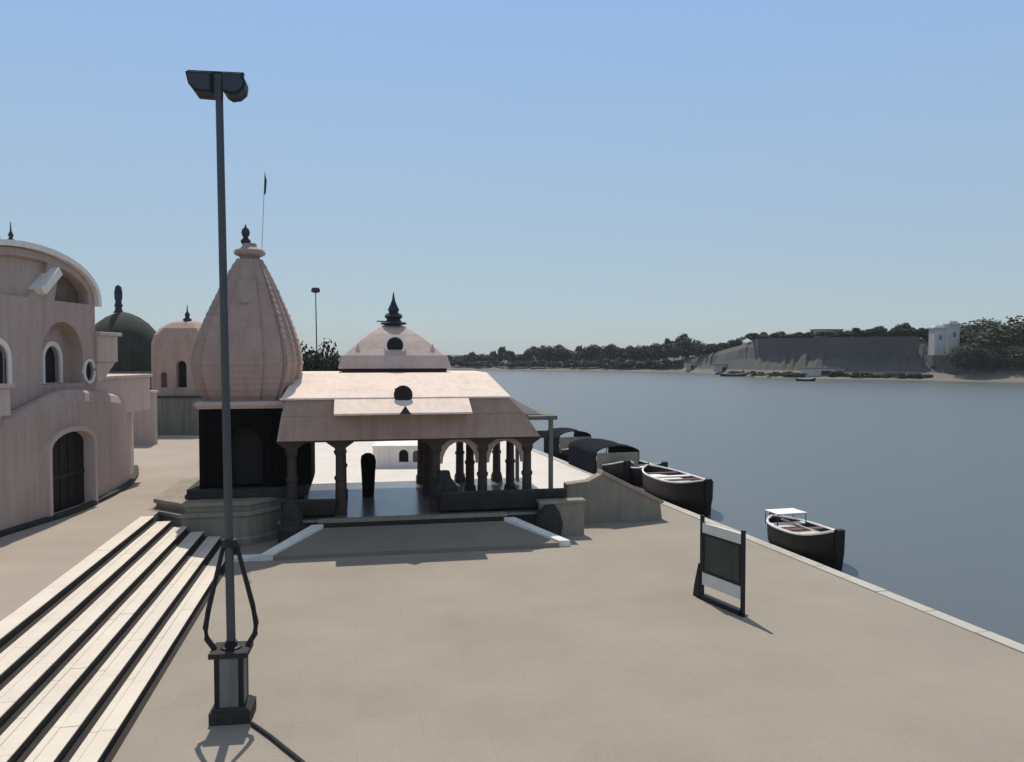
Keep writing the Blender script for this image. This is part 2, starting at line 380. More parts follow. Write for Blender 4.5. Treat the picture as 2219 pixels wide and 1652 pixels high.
# columns
def column(x, y, arch=True):
    b = MB()
    b.box(x-.24, x+.24, y-.24, y+.24, .9, 1.15)
    b.lathe([(.25, 1.15), (.25, 1.25), (.20, 1.32), (.19, 2.2), (.23, 2.25), (.23, 2.35), (.18, 2.40), (.175, 3.15), (.22, 3.22), (.26, 3.34)], 12, (x, y, 0))
    b.box(x-.20, x+.20, y-.20, y+.20, 3.34, 3.52)
    b.prismy([(x-.55, 3.80), (x-.52, 3.68), (x-.20, 3.45), (x+.20, 3.45), (x+.52, 3.68), (x+.55, 3.80)], y-.15, y+.15)
    b.build('column', M['column'], mp)
for y in (.35, 3.9, 7.4):
    for x in (-4.6, -2.8, .85, 2.7, 4.5):
        if y > 7 and x in (-2.8,): continue
        column(x, y)
for x0, x1 in ((.85, 2.7), (2.7, 4.5)):
    b = MB(); w_ = (x1-x0)/2; cx_ = (x0+x1)/2
    up_ = [(x0+.1, 3.80), (x1-.1, 3.80)]
    arc = [(cx_+(w_-.26)*math.cos(math.pi*i/10), 2.75+.85*math.sin(math.pi*i/10)) for i in range(11)]
    b.prismy([(x1-.1, 3.80), (x1-.1, 2.75)]+arc+[(x0+.1, 2.75), (x0+.1, 3.80)], .27, .43)
    b.build('arch', M['fascia'], mp)
# seat wall between the columns, right and left of the entrance
b = MB()
b.prismx([(-.30, 1.02), (.12, .9), (.30, .9), (.22, 1.62), (-.50, 1.78), (-.56, 1.70)], .95, 5.9)
b.build('seat_wall', M['basalt'], mp, bevel=.015)
b = MB(); b.prismx([(-.30, 1.02), (.12, .9), (.30, .9), (.22, 1.52), (-.50, 1.66), (-.56, 1.60)], -4.95, -3.0)
b.build('seat_wall', M['basalt'], mp, bevel=.015)
# beams, ceiling
b = MB(); b.box(-5.0, 5.3, .12, .58, 3.70, 3.95); b.box(-5.0, 5.3, 3.67, 4.13, 3.80, 4.05); b.box(-5.0, 5.3, 7.17, 7.63, 3.80, 4.05)
b.build('beam', M['column'], mp)
# fascia: lower skirt, raised side panels, and a shallow tiled canopy set between them
b = MB()
b.frustum((-5.1, 4.95, -.1, 7.9), 3.78, (-4.95, 4.35, .05, 7.8), 4.70)
b.frustum((-4.95, 4.35, .051, 7.8), 4.70, (-4.8, 3.75, .2, 7.7), 5.30)
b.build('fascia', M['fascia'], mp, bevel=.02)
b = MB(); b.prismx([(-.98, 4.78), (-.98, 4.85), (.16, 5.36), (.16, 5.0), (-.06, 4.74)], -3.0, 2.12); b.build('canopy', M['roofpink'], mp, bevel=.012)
b = MB(); b.prismy([(-.62, 4.80), (-.18, 4.80), (-.28, 4.94), (-.40, 5.12), (-.52, 4.94)], -1.06, -.96); b.build('crest', M['column'], mp)
# main hipped roof
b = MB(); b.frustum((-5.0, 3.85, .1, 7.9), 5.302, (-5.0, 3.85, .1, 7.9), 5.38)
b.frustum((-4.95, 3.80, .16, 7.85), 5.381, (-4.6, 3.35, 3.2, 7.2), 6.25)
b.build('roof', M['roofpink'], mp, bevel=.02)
b = MB(); b.lathe([(.0, 0), (.34, 0), (.36, .06), (.26, .10), (.0, .10)], 22)
b.v = [(x-.42, .06-z, 5.48+y) for x, y, z in b.v]; dm = b.build('dormer', M['void'], mp)
b = MB(); b.prismx([(.07, 5.39), (.07, 5.70), (.9, 5.70), (.9, 5.60)], -.70, -.14); b.build('dormer_back', M['void'], mp)
# upper tier
b = MB(); b.box(-2.75, 1.7, 4.0, 8.0, 6.15, 6.42); b.build('roof_neck', M['column'], mp)
b = MB()
b.loft([oct_ring(-2.92+o, 1.86-o, 3.75+o, 8.2-o, .06, z) for z, o in [(6.42, 0), (6.50, 0), (6.98, .14)]])
b.loft([oct_ring(-2.82+o, 1.72-o, 3.85+o, 8.1-o, .06, z) for z, o in [(6.981, .08), (7.28, .42), (7.62, .78), (7.95, 1.18), (8.25, 1.65), (8.42, 2.05)]])
b.build('roof_tier', M['pink2'], mp, bevel=.015)
b = MB(); b.lathe([(.0, 0), (.46, 0), (.47, .2), (.36, .2), (.36, .10), (0, .10)], 24)
b.v = [(x-.52, 4.35-z, 7.42+y) for x, y, z in b.v]; rw = b.build('round_window', M['white'], mp)
b = MB(); b.lathe([(.0, 0), (.34, 0), (.34, .12), (.0, .12)], 24)
b.v = [(x-.52, 4.33-z, 7.42+y) for x, y, z in b.v]; b.build('window_pane', M['void'], rw)
for sx in (-2.1, 1.1):
    b = MB(); b.lathe([(.16, 0), (.22, .1), (.15, .25), (.06, .36), (.01, .5)], 12, (sx, 4.3, 7.0)); b.build('corner_finial', M['pink2'], mp, smooth=True)
b = MB(); b.lathe([(.55, 8.38), (.60, 8.46), (.36, 8.52), (.30, 8.62), (.42, 8.74), (.34, 8.86), (.20, 8.92), (.26, 9.05), (.14, 9.3), (.07, 9.5), (.015, 9.85)], 16, (-.5, 5.9, 0))
b.box(-1.25, -.42, 5.87, 5.93, 8.50, 8.55)
b.build('finial', M['slate'], mp, smooth=True)
# right hand wing
b = MB(); b.frustum((3.2, 5.35, 1.0, 7.4), 4.565, (3.2, 4.0, 1.0, 7.4), 5.29); b.build('side_roof', M['roofpink'], mp, bevel=.02)
b = MB(); b.box(4.6, 5.75, .3, 7.6, 4.40, 4.56); b.build('side_canopy', M['greywall'], mp, bevel=.02)
b = MB(); b.box(5.42, 5.58, .34, .50, .9, 4.40); b.build('post', M['greywall'], mp)
b = MB(); b.box(5.42, 5.58, 7.2, 7.36, .9, 4.40); b.build('post', M['greywall'], mp)

# ramp up to the pavilion
rp = thing('entrance_ramp', 'wide grey cement ramp with white side kerbs in front of pavilion', 'ramp', (MO[0], MO[1], 0), TH)
b = MB()
y0, y1 = -2.75, -.72
lo = [(-5.0, y0), (5.05, y0+.1)]; hi = [(-3.4, y1), (3.3, y1)]
def wedge(mb, x0, x1, ya, X0, X1, yb, za, zb, zbot=-.02):
    v = [(x0, ya, zbot), (x1, ya, zbot), (X1, yb, zbot), (X0, yb, zbot), (x0, ya, za), (x1, ya, za), (X1, yb, zb), (X0, yb, zb)]
    mb.add(v, [(3, 2, 1, 0), (4, 5, 6, 7), (0, 1, 5, 4), (1, 2, 6, 5), (2, 3, 7, 6), (3, 0, 4, 7)])
wedge(b, -5.0, 5.05, y0, -3.4, 3.35, y1, .16, .62)
b.build('slope', M['ramp'], rp, bevel=.012)
b = MB(); b.box(-3.4, 3.35, -.715, -.56, .2, .775); b.build('top_riser', M['riser'], rp)
def kerb(x0, y0_, X0, y1_, wdt, z0, z1, lift):
    b = MB()
    wedge(b, x0, x0+wdt, y0_, X0, X0+wdt, y1_, z0+lift, z1+lift); return b
b = kerb(-5.45, y0+.02, -3.82, y1+.0, .42, .12, .66, .10); b.box(-6.7, -5.0, y0+.03, y0+.45, -.01, .14)
b.build('side_kerb', M['white'], rp, bevel=.015)
b = kerb(5.06, y0+.05, 3.36, y1, .42, .12, .66, .10)
b.build('side_kerb', M['white'], rp, bevel=.015)
# dark stones beside the ramp
def stone(name, label, loc, prof, n=10, sx=1, sy=1, m='basalt', grp=None):
    b = MB(); b.lathe(prof, n, (0, 0, 0), 0, sx, sy)
    random.seed(hash(label) % 1000)
    b.v = [(x*random.uniform(.94, 1.06), y*random.uniform(.94, 1.06), z) for x, y, z in b.v]
    o = b.build(name, M[m], smooth=False, bevel=.02); o.location = loc; return tag(o, label, 'stone', grp)
x, y = G(-2.35, 30.35); stone('carved_stone', 'dark carved stone block left of the ramp beside the spire plinth', (x, y, 0), [(.5, 0), (.52, .7), (.40, .8), (.42, 1.1), (.30, 1.5), (.05, 1.7)])
x, y = G(7.3, 30.1); stone('carved_stone', 'dark rounded stone right of the ramp against the pavilion plinth', (x, y, 0), [(.44, 0), (.48, .5), (.40, .95), (.24, 1.2), (.04, 1.28)], 12, 1.1)
x, y = G(3.35, 31.1); stone('stone_pedestal', 'dark flared stone pedestal at the foot of the entrance column', (x, y, .9), [(.22, 0), (.26, .3), (.50, .75), (.52, 1.0), (.30, 1.3), (.22, 1.6)], 12)
x, y = G(.5, 35.2); stone('stone_post', 'black rounded stone post standing alone on the pavilion floor', (x, y, .9), [(.25, 0), (.27, .4), (.30, 1.1), (.34, 1.5), (.28, 1.75), (.12, 1.86)], 14, m='black')

# grey side blocks right of the pavilion
sb = thing('river_steps_wall', 'grey stepped stone wall sloping down to river right of pavilion', 'wall', (MO[0], MO[1], 0), TH)
b = MB(); b.box(4.75, 6.5, -1.0, -.56, -.02, 1.25); b.box(4.7, 6.55, -1.06, -.5, 1.25, 1.38); b.build('low_wall', M['greystone'], sb, bevel=.02)
b = MB(); b.prismy([(6.36, -.02), (10.55, -.02), (10.45, .75), (7.9, 2.05), (7.3, 1.75), (6.36, 1.65)], 1.1, 1.7)
b.build('buttress', M['greystone'], sb, bevel=.03)
b = MB(); b.prismy([(7.84, 2.03), (10.5, .70), (10.62, .80), (7.9, 2.18)], 1.02, 1.78); b.build('coping', M['fascia'], sb, bevel=.02)
b = MB(); b.box(6.4, 10.3, 1.72, 5.5, -.02, .6); b.build('landing', M['greystone'], sb, bevel=.02)

# low white shrine platform beyond the pavilion
ws = thing('white_platform', 'low white platform with small dark niches seen through the pavilion', 'platform', (tx(868)*50, 50, 0), R(3))
def arch_poly(cx, w, z0, zs, n=10):
    pts = [(cx-w, z0), (cx+w, z0)]
    for i in range(n+1):
        t = math.pi*i/n; pts.append((cx+w*math.cos(t), zs+w*math.sin(t)))
    return pts
b = MB(); b.box(-1.75, 1.75, 0, 6, -.02, 1.28)
wl = b.build('wall', M['white'], ws)
cut(wl, [MB().prismy(arch_poly(.15, .30, .3, .8), -.5, .4), MB().prismy(arch_poly(.95, .24, .3, .8), -.5, .3), MB().prismy(arch_poly(1.45, .12, .3, .85), -.5, .3)])
MB().box(-.2, .5, .34, .39, .3, 1.12).build('niche', M['void'], ws)
MB().box(.7, 1.6, .24, .29, .3, 1.1).build('niche', M['greywall'], ws)
b = MB(); b.box(-1.85, 1.85, -.1, 6.1, 1.281, 1.36); b.build('top_slab', M['white'], ws, bevel=.02)

# ------------------------------------------------------------------ signboard
P0, P1 = Vector((5.47, 22.95)), Vector((6.20, 21.40))
mid = (P0+P1)/2; ang = math.atan2((P1-P0).y, (P1-P0).x)
sg = thing('signboard', 'dark green signboard with white bands on two black posts on the plaza', 'signboard', (mid.x, mid.y, 0), ang)
hw = (P1-P0).length/2
for sx in (-1, 1):
    b = MB(); b.box(sx*hw-.045, sx*hw+.045, -.045, .045, 0, 2.30 if sx > 0 else 2.40); b.box(sx*hw-.11, sx*hw+.11, -.11, .11, 0, .02)
    b.build('post', M['darksteel'], sg)
MB().box(-hw+.05, hw-.05, -.10, .10, .0, .13).build('shadow_rail', M['darksteel'], sg)  # dark beam added to thicken the sign's shadow band on the ground
b = MB(); b.prismy([(-hw-.05, 0), (-hw-.05, 1.0), (-hw-.10, 1.0), (-hw-.28, .35), (-hw-.34, 0)], -.06, .06); b.build('brace', M['darksteel'], sg)
MB().box(-hw+.05, hw-.05, -.028, .028, .78, 1.92).build('panel', M['signpanel'], sg)
b = MB(); b.box(-hw+.05, hw-.05, -.04, .04, 1.922, 2.20); b.build('header_band', M['signwhite'], sg)
b = MB(); b.box(-hw+.05, hw-.05, -.04, .04, .42, .778); b.build('footer_band', M['signwhite'], sg)
b = MB(); b.box(-hw+.05, hw-.05, -.05, -.0285, 1.86, 1.915); b.box(-hw+.05, hw-.05, -.05, -.0285, .785, .84)
b.box(-hw+.05, -hw+.12, -.05, -.0285, .841, 1.859); b.box(hw-.12, hw-.05, -.05, -.0285, .841, 1.859)
b.build('frame', M['darksteel'], sg)

# ------------------------------------------------------------------ boats
def boat(label, L, Wd, F, loc, heading, canopy=None, deck='deck', benches=3, stern=.5, bow=.25, group=None, white_rim=True):
    """local +y is the bow; z = 0 is the waterline"""
    t = thing('rowing_boat' if not canopy else 'covered_boat', label, 'boat', (loc[0], loc[1], WZ), heading, group)
    ns = 15
    def st_(u):   # u -1 (stern) .. 1 (bow)
        w = Wd/2*max(.03, (1-abs(u)**3.0 if u > 0 else 1-.86*abs(u)**3.0))**.85
        zt = F+(bow*max(0, u)**2.5+stern*max(0, -u)**3.0)
        return w, zt
    def ring(u, off=0.0, zb=None):
        w, zt = st_(u); w = max(.015, w-off); y = u*L/2
        bz = -.25+.35*abs(u)**4 if zb is None else zb
        return [(-w, y, zt), (-w*.93, y, bz+(zt-bz)*.45), (-w*.6, y, bz+.04), (0, y, bz), (w*.6, y, bz+.04), (w*.93, y, bz+(zt-bz)*.45), (w, y, zt)]
    us = [-1+2*i/(ns-1) for i in range(ns)]
    b = MB(); b.loft([ring(u) for u in us], closed=False)
    b.loft([ring(u, .06, .12) for u in us], closed=False)
    for e in (0, -1):
        r0 = ring(us[e]); n0 = len(b.v); b.add(r0, [tuple(range(7))])
    h = b.build('hull', M['tar'], t, smooth=True)
    b = MB()                                              # gunwale strips
    for sx in (-1, 1):
        b.tube([(sx*(st_(u)[0]-.02), u*L/2, st_(u)[1]+.015) for u in us], .045, 6)
    b.build('gunwale', M['boatwhite'] if white_rim else M['tar'], t)
    b = MB(); ring_in = []
    us2 = [u for u in us if -.93 <= u <= .86]
    zdeck = F*.82
    left = [(-max(.02, st_(u)[0]*.95-.07), u*L/2) for u in us2]; right = [(-x, y) for x, y in reversed(left)]
    b.prism(left+right, zdeck-.04, zdeck); b.build('deck', M[deck], t)
    for k in range(benches):
        u = -.55+1.05*k/max(1, benches-1); w = st_(u)[0]-.09
        MB().box(-w, w, u*L/2-.14, u*L/2+.14, F-.03, F+.02).build('bench', M['boatred' if k % 2 else 'boatwhite'], t)
    w, zt = st_(-1)
    b = MB(); b.prismx([(-L/2+.06, -.2), (-L/2-.06, -.2), (-L/2-.20, F*.6), (-L/2-.24, zt+.08), (-L/2-.04, zt+.10), (-L/2+.10, zt-.02)], -.13, .13); b.build('stern_post', M['tar'], t, bevel=.02)
    w, zt = st_(1)
    b = MB(); b.prismx([(L/2-.06, -.1), (L/2+.05, -.1), (L/2+.16, zt+.10), (L/2-.02, zt+.12)], -.06, .06); b.build('bow_post', M['tar'], t, bevel=.015)
    if canopy:
        c0, c1, hc = canopy
        pr = []
        nn = 9
        for y in [c0+(c1-c0)*i/5 for i in range(6)]:
            sag = .05*math.sin(y*2.3)
            pr.append([(-Wd*.56*math.cos(math.pi*i/(nn-1)), y, hc-.42+.42*math.sin(math.pi*i/(nn-1))+sag) for i in range(nn)] +
                      [(Wd*.53*math.cos(math.pi*i/(nn-1)), y, hc-.45+.42*math.sin(math.pi*i/(nn-1))+sag) for i in range(nn)])
        b = MB(); b.loft(pr); b.build('canopy', M['tarp'], t, smooth=True)
        for sx in (-1, 1):
            for y in (c0+.15, c1-.15):
                MB().tube([(sx*Wd*.42, y, zdeck), (sx*Wd*.50, y, hc-.44)], .03, 6).build('pole', M['darksteel'], t)
        MB().box(-Wd*.52, Wd*.52, c0-.02, c0+.02, hc-1.5, hc-.40).build('front_curtain', M['greystone'], t)
        for sx in (-1, 1):
            MB().box(sx*Wd*.54-.02, sx*Wd*.54+.02, c0, c1, hc-1.75, hc-.42).build('side_curtain', M['tarp'], t)
    return t
HD = math.atan2(-(-.263), 1)   # boats lie along the quay
def along(Y, off): return (edge(Y)[0]+off, Y)
bt = boat('small black boat with pale pinkish deck moored nearest the signboard', 3.9, 1.8, 1.02, (10.62, 29.15), HD, deck='deck', benches=3, stern=.32, bow=.10)
# its folded awning frame
for yy in (.7, 1.5):
    b = MB(); b.tube([(-.6, yy, .95), (-.6, yy, 1.42), (.6, yy, 1.42), (.6, yy, .95)], .025, 6)
    b.build('awning_hoop', M['galv'], bt)
MB().box(-.62, .62, .65, 1.55, 1.425, 1.46).build('awning', M['boatwhite'], bt)
ox, oy = 10.62, 28.9
o = MB(); o.tube([(0, -1.35, .0), (.08, 1.1, .0)], .022, 8); o.loft([[(.05, 1.05, .012), (.12, 1.05, .012), (.12, 1.05, -.012), (.05, 1.05, -.012)], [(.01, 1.3, .012), (.17, 1.3, .012), (.17, 1.3, -.012), (.01, 1.3, -.012)], [(.03, 1.62, .008), (.16, 1.62, .008), (.16, 1.62, -.008), (.03, 1.62, -.008)]])
o = o.build('oar', M['deck']); o.location = (ox, oy, WZ+1.10); o.rotation_euler = (0, 0, HD); tag(o, 'pale wooden oar laid across the benches of the nearest boat', 'oar')
boat('large black boat with white boards and raised stern beside the quay', 6.5, 2.2, 1.28, (8.1, 39.7), HD, deck='boatwhite', benches=4, stern=.35, bow=.2)
boat('white rimmed boat tied just behind the large black boat', 6.0, 1.9, .95, (7.3, 46.6), HD+.08, deck='boatwhite', benches=3)
boat('covered boat with long dark tarpaulin roof right behind the stepped stone wall', 8.2, 2.5, .8, (5.5, 49.5), HD, canopy=(-2.7, 2.2, 2.05))
boat('covered boat with dark awning just right of the pavilion post', 6.5, 2.2, .8, (3.9, 56.8), HD+.05, canopy=(-1.5, 1.5, 2.1))

# ------------------------------------------------------------------ arched pink building on the left
pb = thing('pink_building', 'pink plastered building with arched roof gable and rounded lower bastion', 'building', (0, 0, 0))
foot = [(-17.3, 17), (-16.75, 22), (-16.45, 26), (-16.2, 29), (-16.35, 31.2), (-16.7, 33.6), (-17.4, 36.4), (-18.5, 39.2), (-19.8, 41.6), (-21.6, 43.3), (-24, 44.2), (-30, 44.2), (-30, 17)]
hts = [3.6, 4.2, 4.95, 5.68, 5.66, 5.45, 5.15, 4.7, 4.1, 3.5, 3.0, 3.0, 5.2]
def smooth_poly(P, Hh, n=4):
    out = []; oh = []
    N_ = len(P)
    for i in range(N_):
        p0, p1, p2, p3 = [Vector((*P[(i+k) % N_], Hh[(i+k) % N_])) for k in (-1, 0, 1, 2)]
        if i >= 10 or i == 9: out.append(p1); continue
        if i == 0: p0 = p1
        for k in range(n):
            t = k/n
            out.append(.5*((2*p1)+(-p0+p2)*t+(2*p0-5*p1+4*p2-p3)*t*t+(-p0+3*p1-3*p2+p3)*t**3))
    return out
FP = smooth_poly(foot, hts)
cen = Vector((-24, 31, 0))
def inset(p, dd):
    v = Vector((cen.x-p.x, cen.y-p.y)); v.normalize(); return p.x+v.x*dd, p.y+v.y*dd
rings = []
for fz, dd in [(None, 0), (.25, 0.0), (.9, 0.02), (.97, .10), (.992, .22), (1.0, .42)]:
    r = []
    for p in FP:
        x, y = inset(p, dd)
        r.append((x, y, 1.15 if fz is None else 1.2+(p.z-1.2)*fz))
    rings.append(r)
b = MB(); b.loft(rings)
low = b.build('bastion', M['pink'], pb)
def arch_yz(cy, w, z0, zs, rise=None, n=12):
    pts = [(cy-w, z0), (cy+w, z0)]
    for i in range(n+1):
        t = math.pi*i/n; pts.append((cy+w*math.cos(t), zs+(rise or w)*math.sin(t)))
    return pts
cut(low, [MB().prismx(arch_yz(29.55, 1.45, 1.28, 3.65, .55), -17.1, -15.5)])
bvl = low.modifiers.new('edge', 'BEVEL'); bvl.width = .015; bvl.limit_method = 'ANGLE'
dr = MB(); dr.box(-16.62, -16.56, 28.12, 30.98, 1.3, 4.2)
dr = dr.build('door', M['void'], pb)
b = MB()
for k in range(5): b.box(-16.559, -16.53, 28.2+k*.56, 28.2+k*.56+.05, 1.3, 4.1)
b.box(-16.559, -16.525, 28.12, 30.98, 2.5, 2.6); b.build('door_batten', M['darksteel'], dr)
b = MB()
o_ = arch_yz(29.55, 1.62, 1.21, 3.66, .72); i_ = arch_yz(29.55, 1.44, 1.21, 3.65, .55)
def ringx(mb, oo, ii, x0, x1, mi=0):
    n = len(oo)
    v = [(x1, *q) for q in oo]+[(x1, *q) for q in ii]+[(x0, *q) for q in oo]+[(x0, *q) for q in ii]
    f = []
    for k in range(1, n):
        j = (k+1) % n
        f += [(k, j, n+j, n+k), (2*n+k, 2*n+j, j, k), (n+k, n+j, 3*n+j, 3*n+k), (2*n+j, 2*n+k, 3*n+k, 3*n+j)]
    mb.add(v, f, mi)
ringx(b, o_, i_, -16.6, -16.12); b.build('door_frame', M['pink2'], pb)
# plinth apron at the foot
b = MB()
ap = [(FP[i].x, FP[i].y) for i in range(4, 32)]
outer = [(FP[i].x+.22*(1 if i < 24 else .8), FP[i].y+(.0 if i < 22 else .12)) for i in range(4, 32)]
b.prism(ap+outer[::-1], 1.19, 1.36); b.build('apron', M['basalt'], pb, bevel=.02)
# upper storey with the vaulted gable
XF = -16.95
yc, hs, zs, rise = 28.3, 4.45, 8.95, 1.75
outl = [(yc-hs, 5.0), (32.75, 5.0)]
na = 26
archp = [(yc+hs*math.cos(math.pi*i/na), zs+rise*max(0, math.sin(math.pi*i/na))**.8) for i in range(na+1)]
b = MB(); b.prismx([(yc-hs, 2.5), (yc+hs, 2.5)]+archp, -25, XF)
up = b.build('upper_storey', M['pink'], pb)
def arch_in(y, off): 
    u = max(-1, min(1, (y-yc)/(hs-off))); return zs+(rise-off)*(max(0, 1-u*u))**.4
rec = [(29.9+.0, 9.02), (32.3, 9.02)]+[(y, arch_in(y, .28)) for y in (32.3, 32.0, 31.6, 31.1, 30.6, 30.2)]+[(30.2, arch_in(30.2, .28)-.02)]
rec2 = [(24.6, 9.02), (28.2, 9.02), (29.35, 9.9), (29.5, arch_in(29.5, .28)), (28.9, arch_in(28.9, .28)), (28, arch_in(28, .28)), (27, arch_in(27, .28)), (26, arch_in(26, .28)), (25, arch_in(25, .28)), (24.6, arch_in(24.6, .28))]
cut(up, [MB().prismx(arch_yz(30.4, 1.38, 5.9, 7.0, 1.25), XF-.55, XF+.6),
         MB().prismx(arch_yz(26.35, .62, 5.95, 6.9, .5), XF-.4, XF+.5),
         MB().prismx(rec, XF-.5, XF+.5), MB().prismx(rec2, XF-.18, XF+.5),
         MB().prismx([(32.2+.33*math.cos(2*math.pi*i/20), 6.35+.4*math.sin(2*math.pi*i/20)) for i in range(20)], XF-.45, XF+.5),
         MB().prismx(arch_yz(30.55, .5, 5.95, 6.85, .5), XF-1.1, XF-.3)])
up.modifiers.new('edge', 'BEVEL').width = .012
w1 = MB(); w1.box(XF-.75, XF-.70, 30.0, 31.1, 5.9, 7.45); w1.build('window', M['void'], pb)
w2 = MB(); w2.box(XF-.18, XF-.13, 25.7, 27.0, 5.9, 7.5); w2.build('window', M['void'], pb)
b = MB(); b.box(XF-.14, XF-.09, 31.8, 32.6, 5.9, 6.8); b.build('round_window', M['void'], pb)
b = MB(); ringx(b, arch_yz(30.55, .68, 5.92, 6.85, .68), arch_yz(30.55, .5, 5.92, 6.85, .5), XF-.56, XF-.49); b.build('window_frame', M['white'], pb)
b = MB(); ringx(b, arch_yz(26.35, .82, 5.92, 6.9, .70), arch_yz(26.35, .62, 5.92, 6.9, .5), XF-.05, XF+.06); b.build('window_frame', M['white'], pb)
b = MB(); ringx(b, [(32.2+.43*math.cos(2*math.pi*i/20), 6.35+.5*math.sin(2*math.pi*i/20)) for i in range(20)], [(32.2+.33*math.cos(2*math.pi*i/20), 6.35+.4*math.sin(2*math.pi*i/20)) for i in range(20)], XF-.05, XF+.06); b.build('window_frame', M['white'], pb)
b = MB(); b.box(XF-.49, XF-.44, 29.6, 32.4, 8.95, 10.6); b.build('gable_panel', M['olive'], pb)
b = MB(); b.prismx([(28.55, 9.35), (28.8, 9.15), (29.9, 9.98), (29.68, 10.22)], XF-.3, XF+.32); b.build('gable_brace', M['white'], pb, bevel=.02)
# arched coping and roof skin
b = MB()
op = [(yc+(hs+.22)*math.cos(math.pi*i/na), zs+.02+(rise+.20)*max(0, math.sin(math.pi*i/na))**.8) for i in range(na+1)]
ip = [(yc+(hs+.005)*math.cos(math.pi*i/na), zs+.02+(rise+.004)*max(0, math.sin(math.pi*i/na))**.8) for i in range(na+1)]
vs = []; fs = []
for x in (-25.1, XF+.18):
    vs += [(x, *q) for q in op]+[(x, *q) for q in ip]
n = na+1
for k in range(na):
    fs += [(k, k+1, 2*n+k+1, 2*n+k), (n+k, 3*n+k, 3*n+k+1, n+k+1), (k, n+k, n+k+1, k+1), (2*n+k, 2*n+k+1, 3*n+k+1, 3*n+k)]
fs += [(0, 2*n, 3*n, n), (na, n+na, 3*n+na, 2*n+na)]
b.add(vs, fs); b.build('vault_coping', M['white'], pb)
for yy in (25.9, 26.7, 27.5):
    b = MB(); b.lathe([(.10, 0), (.13, .12), (.05, .2), (.09, .3), (.03, .42), (.01, .75)], 10, (XF-.1, yy, 10.78)); b.build('finial', M['slate'], pb, smooth=True)
# balcony boxes
b = MB(); b.box(XF+.002, XF+.75, 24.0, 25.95, 5.05, 5.95); b.box(XF+.002, XF+.85, 23.9, 26.05, 5.95, 6.08); b.prismx([(24.2, 4.6), (25.7, 4.6), (25.9, 5.05), (24.0, 5.05)], XF+.002, XF+.5)
b.build('balcony', M['pink2'], pb, bevel=.02)
b = MB(); b.box(-19, XF+.1, 32.752, 34.4, 6.7, 7.8); b.box(-19, XF+.2, 32.752, 34.6, 7.8, 7.95); b.prismx([(32.752, 5.9), (33.2, 5.9), (34.3, 6.7), (32.752, 6.7)], -18.8, XF+.05)
b.build('end_balcony', M['pink2'], pb, bevel=.02)
b = MB(); b.box(-22, -17.3, 32.76, 38.4, 4.4, 5.95); b.box(-22, -17.2, 32.76, 38.5, 5.95, 6.1); b.build('annex', M['pink2'], pb, bevel=.02)

# ------------------------------------------------------------------ background left: dome, shrine, walls
dm = thing('dome_shrine', 'dark weathered domed shrine with a tall finial behind pink building', 'shrine', (tx(268)*65, 65, 1.2))
b = MB(); b.lathe([(3.15, 0), (3.15, 4.2), (3.4, 4.25), (3.4, 4.5), (3.15, 4.55)], 28); b.build('drum', M['greywall'], dm)
b = MB(); b.lathe([(3.14, 4.56), (3.22, 5.2), (3.12, 6.0), (2.85, 6.9), (2.45, 7.7), (1.9, 8.35), (1.25, 8.85), (.6, 9.15), (.25, 9.25)], 32); b.build('dome', M['dome'], dm, smooth=True)
b = MB(); b.lathe([(.45, 9.2), (.30, 9.35), (.24, 9.6), (.32, 9.8), (.22, 10.05), (.30, 10.4), (.30, 10.9), (.22, 11.3), (.05, 11.45)], 14, (-.35, 0, 0)); b.build('finial', M['slate'], dm, smooth=True)
ps = thing('pink_shrine', 'small brown pink shrine with arched opening left of the tall spire', 'shrine', (tx(390)*61, 61, 1.2))
b = MB()
b.loft([oct_ring(-1.6-o, 2.6+o, -1.6-o, 1.6+o, c, z) for z, o, c in [(2.6, .12, .3), (2.75, .12, .3), (2.78, 0, .3), (6.6, 0, .3), (7.3, -.12, .4), (7.8, -.4, .5), (8.2, -.9, .4), (8.35, -1.3, .2)]])
body = b.build('wall', M['fascia'], ps)
cut(body, [MB().prismy(arch_poly(.75, .38, 3.4, 5.0), -2.5, -1.0), MB().prismy(arch_poly(-.55, .24, 3.4, 4.3), -2.5, -1.2)])
MB().box(.2, 1.3, -1.08, -1.02, 3.3, 5.6).build('door', M['void'], ps)
MB().box(-.9, -.2, -1.28, -1.22, 3.3, 4.7).build('niche', M['olive'], ps)
b = MB(); b.box(-2.1, 3.0, -2.1, 2.1, 0, 2.6); b.build('base', M['greywall'], ps)
b = MB(); b.box(-2.2, 3.1, -2.2, 2.2, 2.3, 2.55); b.build('ledge', M['pink2'], ps, bevel=.02)
b = MB(); b.lathe([(.25, 8.3), (.34, 8.5), (.14, 8.65), (.2, 8.85), (.06, 9.1), (.02, 9.6)], 12, (.6, 0, 0)); b.build('finial', M['slate'], ps, smooth=True)
def wall(name, label, x0, x1, Y, z1, m, th=.5, z0=1.19):
    t = thing(name, label, 'wall', ((x0+x1)/2, Y, z0)); w = (x1-x0)/2
    MB().box(-w, w, 0, th, 0, z1-z0).build('wall_body', M[m], t, bevel=.02)
    MB().box(-w-.06, w+.06, -.08, th+.08, z1-z0, z1-z0+.14).build('coping', M['pink2' if m == 'pink' else 'basalt'], t, bevel=.02); return t
wall('boundary_wall', 'greenish grey boundary wall at the end of the upper terrace', tx(325)*58, tx(440)*58, 58, 3.9, 'greywall')
wall('boundary_wall', 'pinkish garden wall between the bastion and the grey boundary wall', tx(225)*52, tx(332)*52, 52, 4.55, 'pink')

